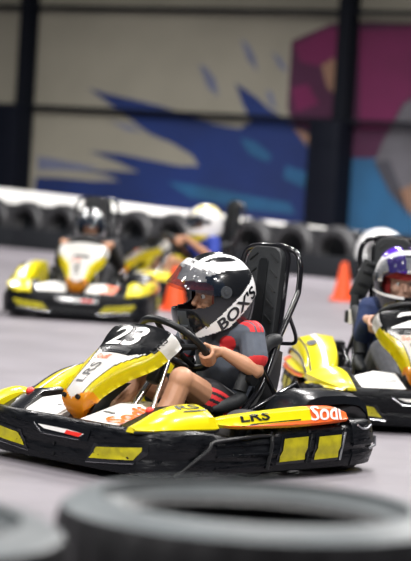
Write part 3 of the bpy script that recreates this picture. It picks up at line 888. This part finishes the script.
def hand(bm, sgn, ang, wrist, k=1.0):
    """hand closed round the wheel rim at rim angle"""
    a = ang if sgn > 0 else PI-ang
    P = rim_pt(a); T = rim_tan(a)*sgn; O = (P-SWC).normalized(); N = SAX     # T up the rim, O outward, N toward driver
    def ring(th, off, r=.0245): return P+T*off+(O*math.cos(th)+N*math.sin(th))*r*k
    palm_c = [ring(rad(62), o*k, .030) for o in (-.026, -.009, .009, .026)]
    add_capsule(bm, wrist, (palm_c[1]+palm_c[2])/2, .0185*k, .020*k, sx=1.1)
    for pc in palm_c:
        add_capsule(bm, wrist+(pc-wrist)*.35, pc, .013*k, .0115*k)
    lens = (245, 275, 262, 225); rs = (.0078, .0086, .0088, .0082)
    for i, pc in enumerate(palm_c):      # little .. index finger
        off = (-.027, -.009, .009, .027)[i]*k
        pts = [pc]+[ring(rad(62-d), off, .0245) for d in (45, 90, 140, 190, lens[i]-20)]
        for u, v in zip(pts, pts[1:]): add_capsule(bm, u, v, rs[i]*k, rs[i]*.95*k, seg=10, rings=3)
    # thumb leaves the palm side near the wrist and lies along the rim on the driver's side
    th0 = wrist+(palm_c[3]-wrist)*.45+N*.006*k
    t1 = ring(rad(95), .030*k, .030); t2 = ring(rad(125), .052*k, .026)
    add_capsule(bm, th0, t1, .0115*k, .0098*k, seg=10, rings=3); add_capsule(bm, t1, t2, .0095*k, .0082*k, seg=10, rings=3)

def helmet_mesh():
    pass

def helmet(parent, C, R, painter, mats, sc=1.0, visor_up=24, brow=None):
    brow = brow or mats[0]
    """full face helmet; C centre, R 3x3 head rotation; local x forward, y left"""
    def shell(phi, v, k=1.0):
        # v 0 top .. 1 bottom
        cp, sp = math.cos(phi), math.sin(phi)
        zb = -.172
        if v < .52:
            a = v/.52*PI/2; z = .172*math.cos(a); q = math.sin(a)**.92
            fx = q; fy = q
        else:
            w = (v-.52)/.48; z = zb*w
            fx = 1+.10*math.sin(min(1, w*1.15)*PI)-.14*w**2 if cp > 0 else 1-.05*w-.24*w**2
            fy = 1-.02*w-.20*w**2
        ax = .168 if cp > 0 else .165
        e = 2.25
        r = 1/((abs(cp)/(ax*fx+1e-6))**e+(abs(sp)/(.133*fy+1e-6))**e)**(1/e)
        p = Vector((r*cp*k, r*sp*k, z*k))
        return p
    NP, NV = 144, 88
    bm = bmesh.new()
    top = bm.verts.new(R @ (shell(0, 0)*sc)+C)
    G = [[bm.verts.new(R @ (shell(2*PI*j/NP, i/NV)*sc)+C) for j in range(NP)] for i in range(1, NV+1)]
    lay = {}
    for j in range(NP):
        f = bm.faces.new((top, G[0][j], G[0][(j+1) % NP])); lay[f] = (2*PI*(j+.5)/NP, .5/NV)
    for i in range(NV-1):
        for j in range(NP):
            phi = 2*PI*(j+.5)/NP; v = (i+1.5)/NV
            ph = (phi+PI) % (2*PI)-PI
            z = shell(ph, v).z
            if z < -.176+.085*((1-math.cos(ph))/2)**.75: continue
            if (abs(ph)/rad(66))**4+(abs(z-.010)/.056)**4 < 1: continue
            f = bm.faces.new((G[i][j], G[i][(j+1) % NP], G[i+1][(j+1) % NP], G[i+1][j])); lay[f] = (ph, v)
    for f, (ph, v) in lay.items():
        p = shell(ph, v); f.material_index = painter(ph, p.x, p.y, p.z)
    # own inward rim so the shell has thickness
    bmesh.ops.recalc_face_normals(bm, faces=bm.faces[:])
    bmesh.ops.solidify(bm, geom=bm.faces[:], thickness=.014*sc)
    H = obj('helmet', bm, mats, parent, sharp=50)
    # visor, hinged at the ears and lifted
    RV = Matrix.Rotation(rad(-visor_up), 3, 'Y')
    piv = Vector((0, 0, .02))
    def vis(phi, z):
        a = abs(phi)/rad(84)
        zz = z
        v = .52*(math.acos(max(-1, min(1, zz/.172)))/(PI/2)) if zz >= 0 else .52+.48*(zz/-.172)
        p = shell(phi, v)
        p = Vector((p.x*1.05+.004, p.y*1.045, p.z))
        return R @ ((RV @ (p-piv)+piv)*sc)+C
    bm = bmesh.new(); gr = []
    for i in range(13):
        row = []
        for j in range(41):
            ph = rad(-84+168*j/40); t = abs(ph)/rad(84); h = (1-t**3*.72)
            z = .012+(-.062+.128*i/12)*h
            row.append(bm.verts.new(vis(ph, z)))
        gr.append(row)
    fcs = []
    for i in range(12):
        for j in range(40): fcs.append(bm.faces.new((gr[i][j], gr[i][j+1], gr[i+1][j+1], gr[i+1][j])))
    for f in bm.faces:
        q_ = R.inverted() @ (f.calc_center_median()-C)
        f.material_index = 0
    for i in range(9, 12):
        for j in range(7+(11-i)*2, 33-(11-i)*2): fcs[i*40+j].material_index = 1
    bmesh.ops.solidify(bm, geom=bm.faces[:], thickness=.003*sc)
    vo = obj('visor', bm, [M['visor'], brow], H)
    for sgn in (1, -1):
        bm = bmesh.new()
        c0 = Vector((.012, sgn*.137, .02)); n_ = Vector((0, sgn, 0))
        add_tube(bm, [R @ ((c0-n_*.012)*sc)+C, R @ ((c0+n_*.006)*sc)+C], .024*sc, seg=20)
        add_tube(bm, [R @ ((c0)*sc)+C, R @ ((c0+n_*.010)*sc)+C], .010*sc, seg=12)
        obj('visor_pivot', bm, M['hgrey'], H)
    shell.vis = vis
    return H, shell

def head(bm, C, R, sc=1.0):
    def P(x, y, z): return R @ (Vector((x, y, z))*sc)+C
    add_ellipsoid(bm, P(.0, 0, .03), (.105*sc, .083*sc, .105*sc), R)
    add_ellipsoid(bm, P(.035, 0, -.05), (.068*sc, .060*sc, .065*sc), R)
    add_capsule(bm, P(.098, 0, .012), P(.115, 0, -.022), .010*sc, .0135*sc)      # nose
    for s in (1, -1):
        add_ellipsoid(bm, P(.068, s*.040, -.022), (.032*sc, .026*sc, .026*sc), R)  # cheeks
        add_capsule(bm, P(.093, s*.014, .030), P(.080, s*.052, .026), .011*sc, .009*sc)  # brow
        add_ellipsoid(bm, P(-.01, s*.083, -.005), (.02*sc, .012*sc, .03*sc), R)
    add_capsule(bm, P(.092, .018, -.052), P(.092, -.018, -.052), .011*sc, .011*sc)
    add_ellipsoid(bm, P(.080, 0, -.092), (.024*sc, .026*sc, .020*sc), R)

def person(mw, label, pose, mats, helm, voxel=.005, short=True, hk=1.0, fine=True):
    off = Vector((-.17, 0, .09))
    root = empty('person', mw @ Matrix.Translation(off), label, 'person', 'kart drivers')
    hold = D.objects.new('hold', None)
    C = Vector(pose['head']); R = Matrix.Rotation(rad(pose['yaw']), 3, 'Z') @ Matrix.Rotation(rad(pose.get('nod', 0)), 3, 'Y')
    hs = pose.get('hs', 1.0)
    parts = []
    sh = pose['shoulder']; lean = Vector(pose.get('shift', (0, 0, 0)))
    chest = Vector((-.215, 0, .435))+lean; belly = Vector((-.245, 0, .29))+lean*.6; hip = Vector((-.225, 0, .19))
    neck0 = Vector((-.19, 0, .545))+lean
    bm = bmesh.new()
    add_capsule(bm, chest, belly, .088, .088, sx=1.25, side=Vector((0, 1, 0)), seg=18)
    add_capsule(bm, belly, hip, .088, .092, sx=1.25, side=Vector((0, 1, 0)), seg=18)
    add_capsule(bm, neck0+Vector((0, 0, -.06)), C+R @ Vector((-.02, 0, -.05)), .045, .046)
    head(bm, C+R @ Vector((-.018, 0, -.01)), R, hs*.95)
    limbs = {}
    for s in (1, -1):
        S = Vector((sh[0], s*sh[1], sh[2]))+lean; E = Vector(pose['elbow']); E = Vector((E[0], s*E[1], E[2]))+lean*.5
        ang = rad(pose['grip'][0 if s > 0 else 1]); a = ang if s > 0 else PI-ang
        Pm = rim_pt(a); O = (Pm-SWC).normalized()
        Wr = Pm+SAX*.052*hk+O*.034*hk-rim_tan(a)*s*.014
        limbs[s] = (S, E, Wr)
        add_capsule(bm, chest+Vector((.02, s*.06, .07)), S, .055, .043)
        add_capsule(bm, S, E, .040, .031); add_capsule(bm, E, E.lerp(Wr, .35), .031, .033); add_capsule(bm, E.lerp(Wr, .35), Wr, .033, .0205)
        hand(bm, s, ang, Wr, hk)
        Hp = Vector((-.17, s*.085, .20)); kk, aa = (pose['knee'], pose['ankle']) if s > 0 else (pose.get('knee_r', pose['knee']), pose.get('ankle_r', pose['ankle'])); Kn = Vector((kk[0], s*kk[1], kk[2])); An = Vector((aa[0], s*aa[1], aa[2]))
        limbs[s] += (Hp, Kn, An)
        add_capsule(bm, Hp, Kn, .075, .047); add_ellipsoid(bm, Kn, (.05, .049, .05)); 
        Cf = Kn.lerp(An, .32)+Vector((-.016, 0, -.012))
        add_capsule(bm, Kn, Cf, .044, .046); add_capsule(bm, Cf, An, .045, .028); add_capsule(bm, An, An+Vector((.03, 0, -.02)), .028, .026)
    def shift(bm):
        for v in bm.verts: v.co -= off
    shift(bm)
    body = fuse('body', bm, voxel, [mats['skin'], mats['skin'], M['lips']], root, smooth_it=3,
                matfn=(lambda c: 2 if ((R.inverted() @ ((Vector(c)+off)-C))/hs-Vector((.100, 0, -.052))).length < .019 and abs(((R.inverted() @ ((Vector(c)+off)-C))/hs).z+.052) < .009 else 0))
    if fine:
        for s in (1, -1):
            bm = bmesh.new(); add_ellipsoid(bm, C+R @ (Vector((.061, s*.030, -.002))*hs)-off, (.013*hs,)*3); e = obj('eye', bm, M['eye'], body)
            bm = bmesh.new(); add_ellipsoid(bm, C+R @ (Vector((.070, s*.030, -.003))*hs)-off, (.006*hs,)*3, seg=10, rings=8); obj('iris', bm, M['iris'], e)
    # shirt ---------------------------------------------------
    bm = bmesh.new(); g = .013
    add_capsule(bm, chest, belly, .088+g, .090+g, sx=1.25, side=Vector((0, 1, 0)), seg=18)
    add_capsule(bm, belly, hip+Vector((.0, 0, .02)), .090+g, .094+g, sx=1.22, side=Vector((0, 1, 0)), seg=18)
    add_capsule(bm, neck0+Vector((0, 0, -.07)), neck0+Vector((0, 0, -.005)), .07, .056)
    for s in (1, -1):
        S, E, Wr, Hp, Kn, An = limbs[s]
        add_capsule(bm, chest+Vector((.02, s*.06, .07)), S, .055+g, .043+g)
        if short: add_capsule(bm, S, S.lerp(E, .62), .041+g, .043+g)
        else:
            add_capsule(bm, S, E, .041+g, .034+g); add_capsule(bm, E, E.lerp(Wr, .85), .034+g, .027+g*.5)
    shift(bm)
    crest = pose.get('crest')
    def sm(c):
        if not crest: return 0
        p = Vector(c)+off
        for s in (1, -1):
            S, E = limbs[s][0], limbs[s][1]; d = (E-S); t = (p-S).dot(d)/d.dot(d)
            rad_ = (p-S-d*t).length
            if .70 < t < .95 and rad_ < .075: return 1
            # three stripes along the shoulder seam
            a = Vector((S.x-.02, s*.055, S.z)); 
            if p.z > S.z+.012 and s*p.y > .05 and t < .22:
                q = (p.x-(S.x+.012))
                for o_ in (-.022, 0, .022):
                    if abs(q-o_) < .0075: return 1
        L = p-Vector(crest); w_ = L.dot(Vector((.7071, .7071, 0))); L = L-Vector((.7071, .7071, 0))*w_
        if L.length < .033 and w_ > -.09: return 1
        return 0
    fuse('shirt', bm, voxel, [mats['shirt'], M['shirtred']], root, smooth_it=4, matfn=sm)
    # trousers / shorts ----------------------------------------
    bm = bmesh.new()
    add_capsule(bm, hip+Vector((0, .05, .0)), hip+Vector((0, -.05, 0)), .104, .104)
    for s in (1, -1):
        S, E, Wr, Hp, Kn, An = limbs[s]
        if short: add_capsule(bm, Hp, Hp.lerp(Kn, .46), .088, .082)
        else:
            add_capsule(bm, Hp, Kn, .084, .058); add_capsule(bm, Kn, An, .058, .042)
    shift(bm)
    def pm(c):
        p = Vector(c)+off
        if not crest: return 0
        for s in (1, -1):
            Hp, Kn = limbs[s][3], limbs[s][4]; d = Kn-Hp; t = (p-Hp).dot(d)/d.dot(d)
            if .12 < t < .72 and s*p.y > .085:
                q = p.z-(Hp.z+d.z*t)
                for o_ in (-.032, -.006, .020):
                    if abs(q-o_) < .0075: return 1
        return 0
    fuse('shorts' if short else 'trousers', bm, voxel, [mats['trousers'], M['shirtred']], root, smooth_it=4, matfn=pm)
    for s in (1, -1):
        An = limbs[s][5]
        bm = bmesh.new(); add_capsule(bm, An+Vector((-.02, 0, -.02)), An+Vector((.10, s*.01, -.012)), .040, .032, sx=1.05); add_capsule(bm, An+Vector((0, 0, .02)), An, .037, .040)
        shift(bm); fuse('shoe', bm, .007, [mats['shoe']], root, smooth_it=3)
    # lining + helmet -------------------------------------------
    bm = bmesh.new(); hR = R.copy()
    add_ellipsoid(bm, C+R @ (Vector((-.004, 0, .048))*hs)-off, (.128*hs, .105*hs, .098*hs), R)
    add_ellipsoid(bm, C+R @ (Vector((-.04, 0, -.02))*hs)-off, (.10*hs, .108*hs, .12*hs), R)
    # keep the face clear
    geom = [v for v in bm.verts]
    dele = []
    for v in geom:
        q = (R.inverted() @ (v.co+off-C))/hs
        if q.x > .045 and q.z < .022: dele.append(v)
    bmesh.ops.delete(bm, geom=dele, context='VERTS')
    obj('helmet_lining', bm, helm.get('lining', M['darklining']), root)
    H, shell = helmet(root, C-off, R, helm['paint'], helm['mats'], sc=hs, visor_up=helm.get('visor', 24))
    root['_x'] = 0; del root['_x']
    return root, H, shell, C-off, R, hs

# main driver's helmet: white with black crown, chin and lower back
def paint_main(ph, x, y, z):
    b = z+.92*x+.085
    ay = abs(y)
    if z > .138:
        if ay < .10 and abs(ay-.052) > .010: return 1
        return 0
    if -.168 < x < .085 and ay > .055 and z < .102-.25*max(0, x) and b > .040: return 1   # dark window and wedge behind it
    if x > .02 and z < -.03:                                                     # chin bar
        if .035 < ay < .075 and z < -.055: return 2
        if b > .050: return 1
    if z < .0 and b < -.045: return 1                                            # black lower edge
    if z < -.160: return 1
    return 0
def paint_silver(ph, x, y, z):
    if abs(y) < .025 and z > 0: return 1
    if z < -.06 and x > .05: return 1
    if z < -.12: return 1
    return 0
def paint_purple(ph, x, y, z):
    if z < .005: return 1 if not (-.06 < z < -.045 and abs(y) > .03) else 0
    if z > .06 and x > -.06 and .022 < abs(y) < .100: return 2
    if z > .135: return 1
    if x < -.03: return 1
    return 0
def paint_yellow(ph, x, y, z):
    if abs(abs(y)-.06) < .018 and z > .05: return 1
    if z < -.1 and x > 0: return 1
    if z < -.13: return 2
    return 0

base_pose = dict(head=(-.15, 0, .668), yaw=-22, shoulder=(-.205, .160, .525), elbow=(-.18, .222, .385), grip=(-24, -35), knee=(.175, .165, .352), ankle=(.32, .13, .11), knee_r=(.15, .125, .34), ankle_r=(.33, .075, .20), nod=4)
pm_ = dict(base_pose, crest=(-.1, .135, .480))
main, H, shell, HC, HR, hs = person(MAIN, 'child driver in slate and red jersey and white and black helmet, steering kart 23', pm_,
    dict(skin=M['skin'], shirt=M['shirt'], trousers=M['shorts'], shoe=M['shoe']),
    dict(paint=paint_main, mats=[M['hwhite'], M['hblack'], M['hgrey']], lining=M['lining'], visor=30), voxel=.0042)
# helmet lettering on the left (near) side
def v_of_z(z):
    return .52*(math.acos(max(-1, min(1, z/.172)))/(PI/2)) if z >= 0 else .52+.48*(z/-.172)
def hel(shell, HC, HR, hs, side=1):
    def fn(u, v):
        # diagonal band on the helmet side: u along the band backwards-up, v across it
        x = .035-.172*u+.036*v; z = -.128+.150*u+.040*v
        lo, hi = rad(10), rad(178)
        for _ in range(24):
            mid = (lo+hi)/2
            if shell(mid, v_of_z(z)).x > x: lo = mid
            else: hi = mid
        p = shell(lo, v_of_z(z))
        return HR @ (Vector((p.x*1.012, p.y*1.012+.001, p.z)))*hs+HC
    return fn
text('letters', "BOX'S", hel(shell, HC, HR, hs), M['hblack'], H, .02, -.30, .98, .62, shear=.15, bold=.03, maxlen=.05)
def fore(u, v):
    q = shell.vis(rad(-2+34*u), .052+.022*v); return q+(q-HC).normalized()*.005
text('badge_letters', 'NOX', fore, M['hblack'], H, .25, .2, .75, .8, bold=.02, maxlen=.1)
# chin vent
bm = bmesh.new()
for k in (-1, 1):
    pts = [HR @ (shell(rad(k*a), v_of_z(-.115)) * 1.01)*hs+HC for a in (8, 14, 20, 26)]
    add_tube(bm, pts, .007, seg=8)
obj('chin_vent', bm, M['hgrey'], H)

pose_r = dict(base_pose, shoulder=(-.2, .14, .525), elbow=(-.16, .172, .39), yaw=8, grip=(35, -12), nod=8)
person(RIGHT, 'driver in navy sweatshirt, grey trousers and purple and white helmet at the right edge', pose_r,
    dict(skin=M['skinlight'], shirt=M['navy'], trousers=M['jeans'], shoe=M['darkcloth']),
    dict(paint=paint_purple, mats=[M['hwhite'], M['hblack'], M['hpurple']], lining=M['lining'], visor=40), short=False, voxel=.005)
pose_l = dict(base_pose, yaw=2, hs=.86, head=(-.15, 0, .655), grip=(20, 20))
person(LEFT, 'driver in dark clothes and silver helmet facing the camera at far left', pose_l,
    dict(skin=M['skin'], shirt=M['darkcloth'], trousers=M['darkcloth'], shoe=M['darkcloth']),
    dict(paint=paint_silver, mats=[M['hsilver'], M['hblack']], visor=20), short=False, voxel=.008, fine=False)
pose_m = dict(base_pose, yaw=-10, hs=.92, head=(-.19, 0, .675), grip=(25, 25))
person(MIDK, 'driver in blue shirt and white and yellow helmet reaching forward, behind the main helmet', pose_m,
    dict(skin=M['skin'], shirt=M['blueshirt'], trousers=M['darkcloth'], shoe=M['darkcloth']),
    dict(paint=paint_yellow, mats=[M['hwhite'], M['hyellow'], M['hblack']], visor=14), short=True, voxel=.008, fine=False)

# ------------------------------------------------------------------ light: rows of hall lamps over the track, plus added fill lights
def lamp(x, y, z, sx, sy, e, col=(1, .97, .95), tx=None):
    l = D.lights.new('hall_or_fill_lamp', 'AREA'); l.shape = 'RECTANGLE'; l.size = sx; l.size_y = sy; l.energy = e; l.color = col; l.spread = rad(150)
    o = D.objects.new('hall_or_fill_lamp', l); COL.objects.link(o); o.location = (x, y, z)
    if tx is not None:
        o.rotation_euler = (Vector(tx)-Vector((x, y, z))).to_track_quat('-Z', 'Y').to_euler()
    return o
for yy, e in ((4.6, 80), (9.0, 150), (13, 165), (17.5, 185), (22.5, 215), (26.0, 150)):  # rearmost row added to brighten the white barrier
    for xx in (-4.0, 0.3, 4.2):
        lamp(xx, yy, 5.6, .5, .9, e)
lamp(-3.2, 3.2, 4.6,  .8, .5, 270, tx=(0, 9.5, .4))  # added front left fill, brightens nose panel and bodywork
lamp(3.4, 3.4, 4.6, .8, .5, 95, tx=(.4, 10.5, .4))  # weaker fill light added at front right
for xx in (-3.6, -.6, 2.6):  # lights added and aimed at the white barrier to brighten it
    l_ = lamp(xx, 21.5, 5.2, .5, .5, 95, tx=(xx*.9-.2, 28.0-.75*xx, .5)); l_.data.spread = rad(55)
lamp(3.6, 13.5, 5.0, .7, .7, 220, tx=(0, 9.4, .3))
W = D.worlds.new('world'); SC.world = W; W.use_nodes = True
W.node_tree.nodes['Background'].inputs[0].default_value = (.75, .8, 1, 1); W.node_tree.nodes['Background'].inputs[1].default_value = .025
SC.view_settings.view_transform = 'Standard'; SC.view_settings.look = 'None'; SC.view_settings.gamma = 1; SC.view_settings.exposure = 0
SC.view_settings.use_curve_mapping = False
